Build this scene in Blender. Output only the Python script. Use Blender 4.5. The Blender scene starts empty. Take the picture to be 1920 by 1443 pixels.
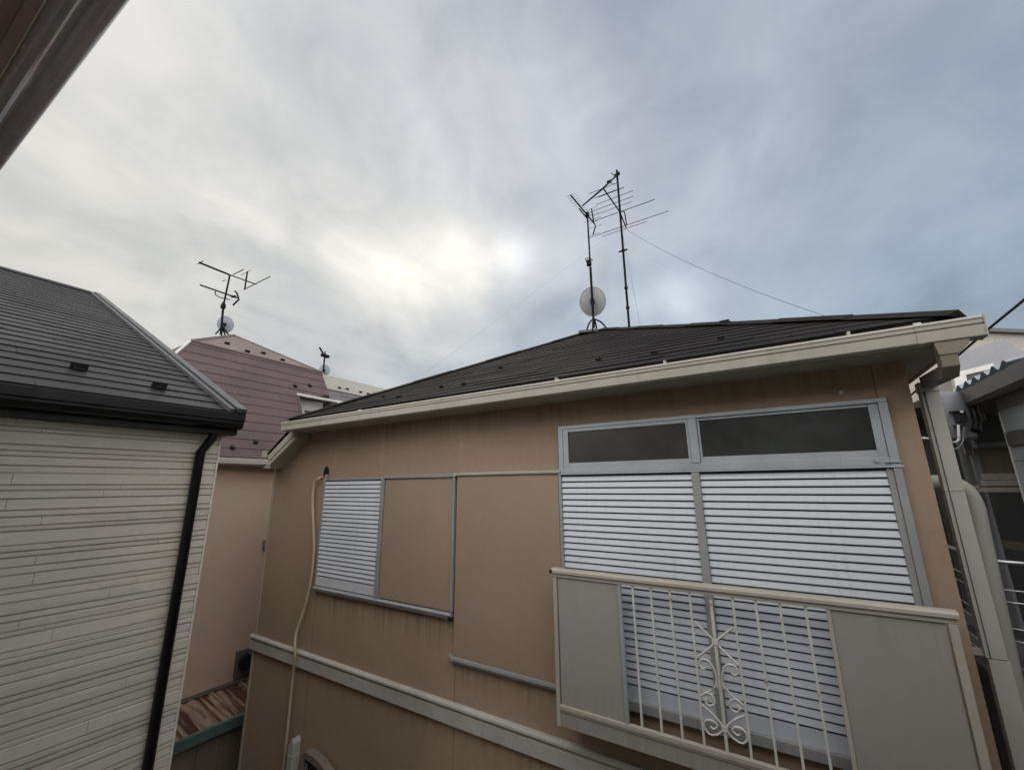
import bpy, math, random
from mathutils import Vector, Matrix, noise as mnoise
random.seed(7)
PI = math.pi
sc = bpy.context.scene
col = sc.collection
H = 5.0                                    # height of the camera above the ground; geometry below is written relative to eye level

# ------------------------------------------------------------------ camera (surveyed from the photograph's vanishing points)
F, CX, CY = 775.24, 960.0, 721.5
RX = Vector((0.84524398, 0.53432148, -0.00794852))
RY = Vector((-0.13270787, 0.19547604, -0.97168809))
RZ = Vector((-0.51764007, 0.82236833, 0.23613361))
cd = bpy.data.cameras.new('camera'); cam = bpy.data.objects.new('camera', cd); col.objects.link(cam)
cd.sensor_width = 36; cd.lens = F/1920*36; cd.clip_start = 0.02; cd.clip_end = 3000
cam.matrix_world = Matrix(((RX.x, -RY.x, -RZ.x, 0), (RX.y, -RY.y, -RZ.y, 0), (RX.z, -RY.z, -RZ.z, H), (0, 0, 0, 1)))
sc.camera = cam
def ray(u, v): return RX*(u-CX) + RY*(v-CY) + RZ*F
def atX(u, v, X): d = ray(u, v); return d*(X/d.x)
def atY(u, v, Y): d = ray(u, v); return d*(Y/d.y)
def atP(u, v, p, n): d = ray(u, v); n = Vector(n); return d*(Vector(p).dot(n)/d.dot(n))

# ------------------------------------------------------------------ mesh builder
class MB:
    def __init__(s): s.v = []; s.f = []; s.sm = []
    def add(s, vs, fs, smooth=False):
        b = len(s.v); s.v += [tuple(v) for v in vs]
        for f in fs: s.f.append(tuple(i+b for i in f)); s.sm.append(smooth)
        return s
    def box(s, x0, x1, y0, y1, z0, z1):
        v = [(x, y, z) for z in (z0, z1) for y in (y0, y1) for x in (x0, x1)]
        return s.add(v, [(0, 2, 3, 1), (4, 5, 7, 6), (0, 1, 5, 4), (2, 6, 7, 3), (0, 4, 6, 2), (1, 3, 7, 5)])
    def obox(s, c, ax, ay, az):              # centre and three half-axis vectors
        c, ax, ay, az = Vector(c), Vector(ax), Vector(ay), Vector(az)
        if ax.cross(ay).dot(az) < 0: ay = -ay
        v = [c + ax*i + ay*j + az*k for k in (-1, 1) for j in (-1, 1) for i in (-1, 1)]
        return s.add(v, [(0, 2, 3, 1), (4, 5, 7, 6), (0, 1, 5, 4), (2, 6, 7, 3), (0, 4, 6, 2), (1, 3, 7, 5)])
    def quad(s, a, b, c, d): return s.add([a, b, c, d], [(0, 1, 2, 3)])
    def poly(s, pts): return s.add(pts, [tuple(range(len(pts)))])
    def extrude(s, pts, d, cap=True):       # closed outline swept along d
        n = len(pts); d = Vector(d); a = [Vector(p) for p in pts]; b = [p+d for p in a]
        nrm = Vector((0, 0, 0))
        for i in range(n): nrm += a[i].cross(a[(i+1) % n])
        fl = nrm.dot(d) > 0
        fs = []
        for i in range(n):
            j = (i+1) % n; fs.append((i, j, n+j, n+i) if fl else (j, i, n+i, n+j))
        if cap:
            fs.append(tuple(reversed(range(n))) if fl else tuple(range(n)))
            fs.append(tuple(range(n, 2*n)) if fl else tuple(reversed(range(n, 2*n))))
        return s.add(a+b, fs)
    def strip(s, pts, d, smooth=False):     # open outline swept along d (sheet)
        n = len(pts); d = Vector(d); a = [Vector(p) for p in pts]; b = [p+d for p in a]
        return s.add(a+b, [(i, i+1, n+i+1, n+i) for i in range(n-1)], smooth)
    def tube(s, pts, r, n=8, cap=True, r2=None, square=False):
        pts = [Vector(p) for p in pts]; m = len(pts)
        t = [((pts[min(i+1, m-1)]-pts[max(i-1, 0)]).normalized()) for i in range(m)]
        up = Vector((0, 0, 1)) if abs(t[0].z) < .9 else Vector((0, 1, 0))
        x = t[0].cross(up).normalized(); vs = []; fs = []
        for i in range(m):
            x = (x - t[i]*x.dot(t[i])).normalized(); y = t[i].cross(x)
            rr = r if r2 is None else r + (r2-r)*i/(m-1)
            for k in range(n):
                a = 2*PI*(k+.5)/n; q = rr/math.cos(PI/n) if square else rr
                vs.append(pts[i] + x*math.cos(a)*q + y*math.sin(a)*q)
        for i in range(m-1):
            for k in range(n):
                l = (k+1) % n; fs.append((i*n+k, i*n+l, (i+1)*n+l, (i+1)*n+k))
        s.add(vs, fs, not square)
        if cap:
            s.add([vs[k] for k in range(n)], [tuple(reversed(range(n)))]); s.add(vs[-n:], [tuple(range(n))])
        return s
    def build(s, name, m, parent=None, bevel=0, base=None):
        org = Vector((0, 0, 0)); p = parent
        if parent is not None: org = parent['_o'] if not hasattr(parent['_o'], 'to_list') else parent['_o'].to_list(); org = Vector(org)
        elif base is not None: org = Vector(base)
        me = bpy.data.meshes.new(name)
        me.from_pydata([tuple(Vector(v)-org) for v in s.v], [], s.f); me.update()
        for i, q in enumerate(s.sm):
            if q: me.polygons[i].use_smooth = True
        o = bpy.data.objects.new(name, me); col.objects.link(o); me.materials.append(m)
        if parent is not None: o.parent = parent
        else: o.location = org + Vector((0, 0, H))
        o['_o'] = tuple(org)
        if bevel:
            b = o.modifiers.new('bevel', 'BEVEL'); b.width = bevel; b.segments = 2; b.limit_method = 'ANGLE'; b.angle_limit = math.radians(40)
        return o
def spline(pts, k=8):
    pts = [Vector(p) for p in pts]; out = []
    q = [pts[0]*2-pts[1]] + pts + [pts[-1]*2-pts[-2]]
    for i in range(1, len(q)-2):
        for j in range(k):
            t = j/k; a, b, c, d = q[i-1:i+3]
            out.append(.5*((2*b) + (c-a)*t + (2*a-5*b+4*c-d)*t*t + (3*b-a-3*c+d)*t**3))
    return out + [pts[-1]]
def thing(name, label, cat, base, group=None):
    o = bpy.data.objects.new(name, None); col.objects.link(o); o.location = Vector(base) + Vector((0, 0, H))
    o.empty_display_size = .2
    o['_o'] = tuple(base); o['label'] = label; o['category'] = cat
    if group: o['group'] = group
    return o
def tag(o, label, cat, group=None):
    o['label'] = label; o['category'] = cat
    if group: o['group'] = group
    return o
def inst(src, parent, d):                    # a repeat of a part, sharing its mesh, moved by d
    o = src.copy(); col.objects.link(o); o.parent = parent; o.location = Vector(src.location) + Vector(d); return o

# ------------------------------------------------------------------ materials
class NT:
    def __init__(s, t): s.t = t
    def n(s, typ, **k):
        o = s.t.nodes.new(typ)
        for a, b in k.items(): setattr(o, a, b)
        return o
    def l(s, a, b): s.t.links.new(a, b)
    def val(s, inp, x):
        if isinstance(x, bpy.types.NodeSocket): s.l(x, inp)
        else: inp.default_value = x
    def m(s, op, a, b=0.0, c=None, clamp=False):
        o = s.n('ShaderNodeMath', operation=op, use_clamp=clamp); s.val(o.inputs[0], a); s.val(o.inputs[1], b)
        if c is not None: s.val(o.inputs[2], c)
        return o.outputs[0]
    def vm(s, op, a, b=None):
        o = s.n('ShaderNodeVectorMath', operation=op); s.val(o.inputs[0], a)
        if b is not None: s.val(o.inputs[3 if op == 'SCALE' else 1], b)
        return o.outputs['Value' if op in ('DOT_PRODUCT', 'LENGTH') else 'Vector']
    def mix(s, f, a, b, bt='MIX'):
        o = s.n('ShaderNodeMix', data_type='RGBA', blend_type=bt); s.val(o.inputs[0], f)
        for i, x in ((6, a), (7, b)): s.val(o.inputs[i], x if isinstance(x, bpy.types.NodeSocket) else (*x[:3], 1))
        return o.outputs[2]
    def noise(s, vec, scale, detail=4, rough=.55, dist=0):
        o = s.n('ShaderNodeTexNoise'); s.l(vec, o.inputs['Vector']); o.inputs['Scale'].default_value = scale
        o.inputs['Detail'].default_value = detail; o.inputs['Roughness'].default_value = rough; o.inputs['Distortion'].default_value = dist
        return o.outputs[0]
    def ramp(s, x, lo, hi, a=0.0, b=1.0):
        o = s.n('ShaderNodeMapRange', interpolation_type='SMOOTHSTEP'); s.val(o.inputs[0], x)
        o.inputs[1].default_value = lo; o.inputs[2].default_value = hi; o.inputs[3].default_value = a; o.inputs[4].default_value = b
        return o.outputs[0]
    def scaled(s, vec, sx, sy, sz): return s.vm('MULTIPLY', vec, (sx, sy, sz))
def srgb(r, g, b):
    f = lambda c: (c/255/12.92) if c/255 <= .04045 else ((c/255+.055)/1.055)**2.4
    return (f(r), f(g), f(b))
def mat(name, c, rough=.6, var=.12, scale=3.0, streak=0.0, streakcol=None, bump=0.0, bscale=80, metal=0.0, spec=.4, coat=0.0, hook=None, fine=.06, tint=None):
    m = bpy.data.materials.new(name); m.use_nodes = True; t = NT(m.node_tree); b = t.t.nodes['Principled BSDF']
    g = t.n('ShaderNodeNewGeometry'); P = g.outputs['Position']
    n1 = t.noise(P, scale, 5, .6); n2 = t.noise(P, scale*23, 3, .6)
    k = t.m('ADD', t.ramp(n1, .25, .75, 1-var, 1+var), t.ramp(n2, .3, .7, -fine, fine))
    cc = t.vm('SCALE', (*c,), k)
    if tint: cc = t.mix(t.ramp(t.noise(P, scale*.7, 3), .42, .65), cc, tint)
    if streak:
        s1 = t.noise(t.scaled(P, 9, 9, .5), 1.0, 5, .65); s2 = t.noise(P, .9, 3)
        f = t.m('MULTIPLY', t.ramp(s1, .48, .75), t.ramp(s2, .35, .65)); f = t.m('MULTIPLY', f, streak)
        cc = t.mix(f, cc, streakcol or tuple(x*.45 for x in c))
    if hook: cc = hook(t, P, cc)
    t.l(cc, b.inputs['Base Color'])
    r = t.m('ADD', t.ramp(n1, .3, .7, -.07, .09), rough, clamp=True); t.l(r, b.inputs['Roughness'])
    b.inputs['Metallic'].default_value = metal; b.inputs['Specular IOR Level'].default_value = spec; b.inputs['Coat Weight'].default_value = coat
    if bump:
        o = t.n('ShaderNodeBump'); o.inputs['Strength'].default_value = bump; o.inputs['Distance'].default_value = .01
        t.l(t.noise(P, bscale, 4, .6), o.inputs['Height']); t.l(o.outputs[0], b.inputs['Normal'])
    return m
def tan_hook(t, P, cc):
    x = t.n('ShaderNodeSeparateXYZ'); t.l(P, x.inputs[0]); X, Y, Z = x.outputs
    Zr = t.m('SUBTRACT', Z, H)
    st = t.noise(t.scaled(P, 14, 14, .25), 1.0, 5, .7)
    def band(a, lo, hi, soft): return t.m('MULTIPLY', t.ramp(a, lo-soft, lo+soft), t.ramp(a, hi-soft, hi+soft, 1, 0))
    def dirt(x0, x1, top, length, amt, cc, dark=(.055, .045, .036)):
        f = t.m('MULTIPLY', band(X, x0, x1, .06), t.m('MULTIPLY', t.ramp(Zr, top-length, top), t.ramp(Zr, top-.001, top+.001, 1, 0)))
        f = t.m('MULTIPLY', t.m('MULTIPLY', f, t.ramp(st, .42, .68)), amt)
        return t.mix(f, cc, dark)
    cc = dirt(-5.4, -3.05, -1.33, .5, .5, cc)
    cc = dirt(-3.1, -1.7, -1.72, .35, .35, cc)
    cc = dirt(-6.8, -1.0, -2.27, .35, .3, cc)
    cc = dirt(-6.6, .8, .82, .4, .3, cc)
    cc = dirt(-6.8, -6.3, .6, 1.0, .4, cc)
    for xs, w in ((-4.33, .05), (-3.02, .045), (-5.3, .03)):             # pale run-off marks below the gutter joints
        f = t.m('MULTIPLY', band(X, xs-w*.3, xs+w*.3, w), t.m('MULTIPLY', t.ramp(Zr, .05, .45), t.ramp(Zr, .45, .85, 1, 0)))
        cc = t.mix(t.m('MULTIPLY', f, .35), cc, (.52, .42, .33))
    for xs in (-5.45, -3.04, .64):                                        # board joints
        f = t.m('MULTIPLY', t.m('LESS_THAN', t.m('ABSOLUTE', t.m('SUBTRACT', X, xs)), .004), t.m('LESS_THAN', Zr, -1.33 if xs < 0 else 2.0))
        cc = t.mix(t.m('MULTIPLY', f, .55), cc, (.07, .055, .045))
    return cc
def dusty_hook(t, P, cc):
    s = t.noise(t.scaled(P, 25, 25, .8), 1.0, 4, .7)
    return t.mix(t.m('MULTIPLY', t.ramp(s, .5, .8), .35), cc, (.16, .15, .13))
def rust_hook(t, P, cc):
    s = t.noise(t.scaled(P, .45, 10, .3), 1.0, 4, .6); s2 = t.noise(t.scaled(P, 2.5, 22, 2), 1.0, 4, .6)
    cc = t.mix(t.ramp(s, .44, .54), cc, (.08, .030, .017))
    return t.mix(t.m('MULTIPLY', t.ramp(s2, .5, .7), .6), cc, (.03, .012, .01))
def slate_hook(t, P, cc):
    b = t.n('ShaderNodeTexVoronoi'); b.feature = 'F1'; b.inputs['Scale'].default_value = 1.0
    t.l(t.scaled(P, 1.1, 1.1, 9), b.inputs['Vector'])
    x = t.n('ShaderNodeSeparateColor'); t.l(b.outputs['Color'], x.inputs[0])
    k = t.ramp(x.outputs[0], 0, 1, .78, 1.22)
    return t.vm('SCALE', cc, k)
def board_hook(t, P, cc):
    b = t.n('ShaderNodeTexVoronoi'); b.feature = 'F1'; b.inputs['Scale'].default_value = 1.0
    t.l(t.scaled(P, .1, .9, 20), b.inputs['Vector']); x = t.n('ShaderNodeSeparateColor'); t.l(b.outputs['Color'], x.inputs[0])
    cc = t.vm('SCALE', cc, t.ramp(x.outputs[0], 0, 1, .93, 1.05))
    f = t.noise(t.scaled(P, 6, 6, 110), 1.0, 3, .6)
    return t.vm('SCALE', cc, t.ramp(f, .3, .7, .95, 1.04))
def slat_hook(t, P, cc):                     # dust lying in the slats, fading drips
    s = t.noise(t.scaled(P, 22, 22, 1.4), 1.0, 4, .65); s2 = t.noise(P, 1.6, 3, .5)
    f = t.m('MULTIPLY', t.m('MULTIPLY', t.ramp(s, .48, .72), t.ramp(s2, .35, .65)), .2)
    return t.mix(f, cc, (.24, .24, .24))
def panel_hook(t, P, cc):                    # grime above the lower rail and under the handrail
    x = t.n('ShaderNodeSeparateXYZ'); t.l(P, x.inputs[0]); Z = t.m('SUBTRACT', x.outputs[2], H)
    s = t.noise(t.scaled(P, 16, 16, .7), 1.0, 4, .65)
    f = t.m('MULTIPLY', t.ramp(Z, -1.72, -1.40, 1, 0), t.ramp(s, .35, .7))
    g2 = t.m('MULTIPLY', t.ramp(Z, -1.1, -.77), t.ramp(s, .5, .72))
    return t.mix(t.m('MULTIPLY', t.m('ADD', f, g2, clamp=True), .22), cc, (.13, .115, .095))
def bar_hook(t, P, cc):
    s = t.noise(P, 18, 4, .6); return t.mix(t.m('MULTIPLY', t.ramp(s, .62, .72), .7), cc, (.16, .08, .045))
M = {}
M['tan'] = mat('tan_render_wall', (.326, .243, .174), .8, .06, .8, .06, (.2, .145, .10), .09, 200, hook=tan_hook, fine=.04)
M['tan_panel'] = mat('tan_painted_panel', (.314, .237, .172), .55, .05, .9, .12, (.19, .14, .10), 0, 40, fine=.02)
M['slate'] = mat('dark_brown_slate', (.0125, .0105, .0102), .8, .3, 2.5, 0, None, .3, 120, spec=.15, hook=slate_hook)
M['gutter'] = mat('cream_gutter', (.41, .395, .345), .45, .05, 1.2, .35, (.22, .2, .17), 0, fine=.03)
M['dirty_gutter'] = mat('weathered_rain_head', (.20, .182, .145), .6, .12, 4, .6, (.10, .085, .065), fine=.05)
M['soffit'] = mat('soffit_board', (.36, .33, .28), .8, .1, 2, .1)
M['alu'] = mat('silver_aluminium', (.39, .42, .45), .4, .07, 3, .12, (.2, .2, .2), 0, metal=.25, spec=.5)
M['shutter'] = mat('pale_shutter', (.52, .55, .605), .42, .05, 1.2, 0, None, 0, metal=.08, fine=.02, hook=slat_hook, spec=.6)
M['shutter_lit'] = mat('pale_shutter_lit', (.60, .63, .68), .42, .05, 1.2, 0, None, 0, metal=.08, fine=.02, hook=slat_hook)  # lightened copy of the shutter colour, making up for dimmer light on the left
M['dark_gap'] = mat('dark_gap', (.06, .07, .085), .8)
M['grey_trim'] = mat('grey_aluminium_trim', (.32, .325, .33), .5, .08, 3, .2, None, 0, metal=.2)
M['belt'] = mat('belt_course_paint', (.42, .405, .375), .6, .12, 1.5, .55, (.17, .155, .13), .05)
M['bal_panel'] = mat('balcony_panel', (.315, .30, .277), .45, .03, .6, .06, None, 0, spec=.4, fine=.015, hook=panel_hook)
M['bal_frame'] = mat('balcony_frame', (.41, .38, .333), .45, .08, 2, .3, (.24, .2, .16), 0, fine=.03)
M['dark_floor'] = mat('dirty_brown_floor', (.07, .052, .038), .85, .2, 3)
M['bal_bar'] = mat('balcony_bar', (.58, .57, .545), .4, .1, 6, .25, (.3, .27, .22), hook=bar_hook)
M['downpipe'] = mat('grey_downpipe', (.42, .42, .385), .5, .05, 1, .2, (.24, .23, .2), fine=.02)
M['hose'] = mat('beige_hose', (.46, .385, .29), .5, .1, 4, .2)
M['black'] = mat('black_plastic', (.012, .011, .011), .5, .15, 5)
M['iron'] = mat('dark_antenna_metal', (.007, .007, .008), .7, .2, 9, spec=.12)
M['dish'] = mat('grey_dish', (.28, .29, .30), .5, .08, 6)
M['dish_blue'] = mat('blue_grey_dish', (.30, .34, .38), .5, .08, 6)
M['zinc'] = mat('galvanised', (.45, .45, .45), .45, .1, 8, 0, metal=.4)
M['siding'] = mat('white_siding', (.60, .567, .50), .7, .05, 1.5, .15, (.42, .38, .33), .12, 90, hook=board_hook, fine=.03)
M['groove'] = mat('siding_groove', (.40, .37, .32), .85)
M['metal_roof'] = mat('charcoal_slate', (.0145, .0145, .016), .48, .25, 1.4, 0, None, .12, 70, spec=.3, fine=.1)
M['ridge_cap'] = mat('grey_ridge_cap', (.11, .112, .118), .4, .08, 3, .2, None, 0, metal=.5)
M['dark_gutter'] = mat('black_brown_gutter', (.0045, .004, .004), .38, .1, 3, 0, None, 0, spec=.22)
M['pink'] = mat('pink_render', (.51, .385, .315), .85, .04, .5, .12, (.3, .24, .21), .04, 160, fine=.02)
M['purple'] = mat('plum_slate', (.116, .082, .085), .7, .12, 1.5, .15, (.08, .06, .065), .15, 60, spec=.3)
M['purple_light'] = mat('weathered_pink_slate', (.215, .175, .165), .8, .14, 1.2, .3, (.35, .32, .28), .15, 50, spec=.2)
M['white_trim'] = mat('white_trim', (.60, .59, .57), .55, .07, 3, .2)
M['pink_eave'] = mat('grey_beige_eave', (.36, .335, .31), .6, .08, 2, .2)
M['beige_roof'] = mat('beige_shingle', (.34, .325, .29), .85, .12, 2, .3, None, .2, 40, spec=.15)
M['grey_roof'] = mat('grey_shingle', (.155, .148, .155), .85, .12, 2, .2, None, .2, 40, spec=.2)
M['rust'] = mat('rusty_corrugated', (.30, .22, .165), .8, .15, 3, 0, None, .1, 60, hook=rust_hook)
M['green'] = mat('green_edge', (.085, .135, .125), .6, .12, 3, .2)
M['olive'] = mat('olive_boards', (.20, .17, .125), .8, .1, 1.2, .4)
M['blue_wall'] = mat('pale_blue_grey_panel', (.31, .34, .37), .6, .06, .8, .15, (.3, .32, .34), .04)
M['dark_wall'] = mat('charcoal_wall', (.085, .088, .088), .8, .1, 1.2, .2)
M['fascia'] = mat('dark_grey_fascia', (.095, .092, .092), .6, .1, 2, .1)
M['cream_wall'] = mat('cream_wall', (.33, .313, .278), .8, .06, .6, .2)
M['lilac'] = mat('pale_lilac_roof', (.25, .25, .27), .7, .06, 1)
M['pole'] = mat('grey_steel_drum', (.17, .178, .19), .5, .12, 3, .2)
M['white_wire'] = mat('white_cable', (.6, .6, .58), .5)
M['cable'] = mat('black_cable', (.012, .012, .012), .6)
M['steel'] = mat('steel_rail', (.55, .56, .58), .3, .06, 5, 0, None, 0, metal=.7)
M['own_gutter'] = mat('glossy_brown_gutter', (.40, .355, .35), .25, .04, 2, 0, None, 0, spec=.6, coat=.5)
M['highlight'] = mat('gutter_highlight', (.95, .96, .97), .18, .0, 5, 0, None, 0, metal=.95, fine=0)
M['hood'] = mat('brown_hood', (.20, .165, .145), .6, .1, 3, .2)
M['own_soffit'] = mat('brown_soffit', (.38, .285, .275), .7, .08, 2)
M['own_cream'] = mat('cream_strip', (.7, .64, .5), .5)
M['own_wall'] = mat('own_house_wall', (.55, .52, .47), .8, .08, 1)
M['asphalt'] = mat('concrete_paving', (.22, .21, .20), .9, .2, .6, 0, None, .4, 90, fine=.15)
def glass_mat(name, c, rough):
    m = bpy.data.materials.new(name); m.use_nodes = True; t = NT(m.node_tree); b = t.t.nodes['Principled BSDF']
    P = t.n('ShaderNodeNewGeometry').outputs['Position']
    n = t.noise(P, 3.2, 4, .6, .4)
    t.l(t.mix(t.ramp(n, .35, .75), c, tuple(x*2.0 for x in c)), b.inputs['Base Color'])
    b.inputs['Roughness'].default_value = rough; b.inputs['Specular IOR Level'].default_value = .5
    return m
M['glass'] = glass_mat('frosted_dark_glass', (.022, .021, .019), .36)
M['glass_clear'] = glass_mat('dark_glass', (.02, .022, .023), .12)
M['glass_smudge'] = glass_mat('smudged_dark_glass', (.022, .025, .024), .28)
def clear_poly(name):
    m = mat(name, (.24, .265, .285), .35, .1, 5, .2); b = m.node_tree.nodes['Principled BSDF']
    b.inputs['Transmission Weight'].default_value = .35; return m
M['poly'] = clear_poly('translucent_corrugated_sheet')

# ------------------------------------------------------------------ roof courses: overlapping slate strips on a plane
def courses(mb, O, u, s, L, lo, hi, pitch, t, w=1.2, jit=.0012):
    O, u, s = Vector(O), Vector(u).normalized(), Vector(s).normalized(); n = u.cross(s).normalized()
    if n.z < 0: n = -n
    k = 0; q = 0.0
    while q < L-1e-4:
        q1 = min(q+pitch, L); a0, b0, a1, b1 = lo(q), hi(q), lo(q1), hi(q1)
        off = -(k % 3)*w/3 + .07*k; x = math.floor((a0-off)/w)*w + off
        cuts = [a0]
        while x < b0:
            if x > a0+.05 and x < b0-.05: cuts.append(x)
            x += w
        cuts.append(b0)
        for i in range(len(cuts)-1):
            c0, c1 = cuts[i]+(.002 if i else 0), cuts[i+1]
            e0 = max(c0, a1) if i else a1; e1 = min(c1, b1) if i < len(cuts)-2 else b1
            if i and c0 > b1: e0 = b1
            if e1 < e0: e0 = e1 = min(max((c0+c1)/2, a1), b1) if a1 <= b1 else (a1+b1)/2
            tt = t + random.uniform(-jit, jit)
            A = O+u*c0+s*q; B = O+u*c1+s*q; C = O+u*e1+s*q1; D = O+u*e0+s*q1
            At, Bt, Ct, Dt = A+n*tt, B+n*tt, C+n*(tt*.12), D+n*(tt*.12)
            mb.quad(At, Bt, Ct, Dt); mb.quad(A-n*.004, B-n*.004, Bt, At)
        q = q1; k += 1
def guard_mb(p, u, s, size=.09):             # snow guard: foot plate, upright, gusset
    u, s = Vector(u).normalized(), Vector(s).normalized(); n = u.cross(s).normalized()
    if n.z < 0: n = -n
    mb = MB(); p = Vector(p); h = size
    mb.obox(p+n*.012-s*h*.2, u*h*.45, s*h*.9, n*.004)
    mb.obox(p+n*h*.42-s*h*.5, u*h*.75, s*.004, n*h*.42)
    for q in (-1, 1): mb.extrude([p+u*q*h*.6-s*h*.5+n*.01, p+u*q*h*.6+s*h*.4+n*.01, p+u*q*h*.6-s*h*.5+n*h*.75], u*.006)
    return mb

# ================================================================== SETTING
g = MB().quad((-600, -600, -H), (600, -600, -H), (600, 600, -H), (-600, 600, -H)).build('ground', M['asphalt'], None, base=(0, 0, -H)); g['kind'] = 'structure'

# ================================================================== TAN HOUSE
D = 3.7
th = thing('house', 'tan rendered house with dark slate hip roof, white louvred shutters and a small balcony', 'house', (-3, D, -H))
wall = MB().extrude([(-6.81, D, -H), (.814, D, -H), (.814, D, .83), (-6.27, D, .83), (-6.81, D, .33)], (0, 5.9, 0)).build('wall', M['tan'], th)
MB().box(-6.83, -6.795, D-.012, D+.02, -2.1, .3).box(-6.83, -6.795, D-.012, D+.02, -H, -2.3).build('corner_trim', M['soffit'], wall)
# --- roof
sl = .51; n45 = math.sqrt(1+sl*sl)
EY, EZ, XL, XR = 3.31, .95, -5.93, 1.015
RUN = 3.28; L = RUN*n45
rf = MB()
courses(rf, (XL, EY, EZ), (1, 0, 0), (0, 1, sl), L, lambda q: q/n45, lambda q: (XR-XL)-q/n45, .166, .008, .91, .003)
BY = EY + 2*RUN
courses(rf, (XR, EY, EZ), (0, 1, 0), (-1, 0, sl), L, lambda q: q/n45, lambda q: 2*RUN-q/n45+.02, .166, .012)
courses(rf, (XR, BY, EZ), (-1, 0, 0), (0, -1, sl), L, lambda q: q/n45, lambda q: (XR-XL)-q/n45, .166, .012)
ex = .72                                      # the left slope runs on below the front eave
courses(rf, (XL, EY, EZ), (0, 1, 0), (1, 0, sl), L, lambda q: q/n45, lambda q: 2*RUN-q/n45, .166, .012)
courses(rf, (XL-ex, EY+.13, EZ-ex*.62), (0, 1, 0), (1, 0, .62), ex*1.18, lambda q: 0, lambda q: 2*RUN-.1, .166, .012)
rf.extrude([(XL, EY+.004, EZ-.004), (XR, EY+.004, EZ-.004), (XR-.03, EY+.07, EZ-.03), (XL+.03, EY+.07, EZ-.03)], (0, 0, -.035))
roof = rf.build('roof', M['slate'], th)
hp = MB()
AL, AR = Vector((XL+RUN, EY+RUN, EZ+RUN*sl+.02)), Vector((XR-RUN, EY+RUN, EZ+RUN*sl+.02))
for a, b in (((XL, EY, EZ+.02), AL), ((XR, EY, EZ+.02), AR), (AL, AR), ((XL, BY, EZ+.02), AL), ((XR, BY, EZ+.02), AR)):
    a, b = Vector(a), Vector(b); d = (b-a).normalized(); sd = d.cross(Vector((0, 0, 1))).normalized(); upv = sd.cross(d)
    N = max(1, int((b-a).length/.55))
    for i in range(N):                       # lapped cap pieces
        p = a+(b-a)*(i/N); q = a+(b-a)*min(1, (i+1.03)/N); lift = upv*(.006 if i % 2 else 0)
        hp.extrude([p-sd*.09-upv*.03+lift, p+lift+upv*.012, p+sd*.09-upv*.03+lift], q-p)
hp.build('ridge_cap', M['slate'], roof)
for u, v in ((871, 721), (829, 726), (721, 744), (749, 744), (1227, 663), (1123, 675), (1352, 636), (940, 690)):
    p = atP(u, v, (0, EY, EZ), (0, -sl, 1)); guard_mb(p, (1, 0, 0), (0, 1, sl), .036).build('snow_guard', M['black'], roof)
guard_mb(Vector((-.27, 4.62, EZ+1.31*sl)), (1, 0, 0), (0, 1, sl), .06).build('snow_guard', M['black'], roof)
# --- eaves
MB().box(-6.02, .99, 3.375, D, .80, .815).box(.82, 1.0, 3.37, D+5.9, .805, .82).build('soffit', M['soffit'], th)
MB().box(-6.0, 1.0, 3.362, 3.376, .79, .95).box(1.0, 1.014, 3.376, D+5.9, .79, .95).build('fascia', M['soffit'], th)
GX0, GX1, GY = -5.99, 1.085, 3.25
prof = [(0, .0), (-.004, -.006), (-.004, -.014), (.002, -.018), (.004, -.040), (.016, -.041), (.016, -.050), (.003, -.052), (.010, -.112), (.018, -.118), (.105, -.118), (.105, -.02), (.100, -.02), (.100, -.112), (.022, -.112), (.022, -.05), (.014, -.004), (.006, .003)]
gt = MB().extrude([(GX0, GY+y, .912+z) for y, z in prof], (GX1-GX0, 0, 0)).build('gutter', M['gutter'], th)
MB().extrude([(GX1, GY+y, .912+z) for y, z in ((-.006, .004), (.0, -.05), (.006, -.12), (.107, -.12), (.107, .0))], (.006, 0, 0)).build('end_cap', M['gutter'], gt)
MB().extrude([(GX0, GY+y, .912+z) for y, z in ((-.004, .004), (.0, -.05), (.006, -.12), (.107, -.12), (.107, .0))], (-.006, 0, 0)).build('end_cap', M['gutter'], gt)
for x in (-4.31, .80):
    MB().extrude([(x, GY+y*1.0-.004, .912+z*1.02) for y, z in prof[:11]] + [(x, GY+.02, .93)], (.05 if x < 0 else .035, 0, 0)).build('joint', M['gutter'], gt)
for u, v in ((1043, 706), (1246, 676), (1590, 622)):
    p = atY(u, v, 3.27); MB().box(p.x-.008, p.x+.008, 3.255, 3.36, .905, .94).build('hanger', M['gutter'], gt)
# barge along the falling left end of the roof
ba = MB(); y0 = 3.43
def bseg(x, z, dz): return Vector((x, y0, z+dz))
A, B = (-5.98, .845), (-6.60, .475)
for dz0, dz1, yy in ((.0, -.075, 0), (-.083, -.145, .012)):
    ba.extrude([(A[0], y0+yy, A[1]+dz0), (B[0], y0+yy, B[1]+dz0), (B[0]+.05, y0+yy, B[1]+dz1), (A[0]+.06, y0+yy, A[1]+dz1)], (0, .05, 0))
ba.extrude([(A[0], y0+.03, A[1]-.07), (B[0], y0+.03, B[1]-.07), (B[0]+.02, y0+.03, B[1]-.11), (A[0]+.02, y0+.03, A[1]-.11)], (0, .04, 0))
ba.build('barge_board', M['gutter'], th)
MB().extrude([(-6.0, 3.49, .70), (-6.0, 3.49, .80), (-6.68, 3.49, .42), (-6.68, 3.49, .36), (-6.81, 3.49, .30), (-6.62, 3.49, .28)], (0, .21, 0)).build('soffit', M['soffit'], th)
MB().extrude([(-6.80, 3.44, .56), (-6.80, 3.44, .46), (-6.67, 3.44, .46), (-6.67, 3.44, .55)], (0, 6.1, 0)).build('side_gutter', M['gutter'], th)
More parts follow.
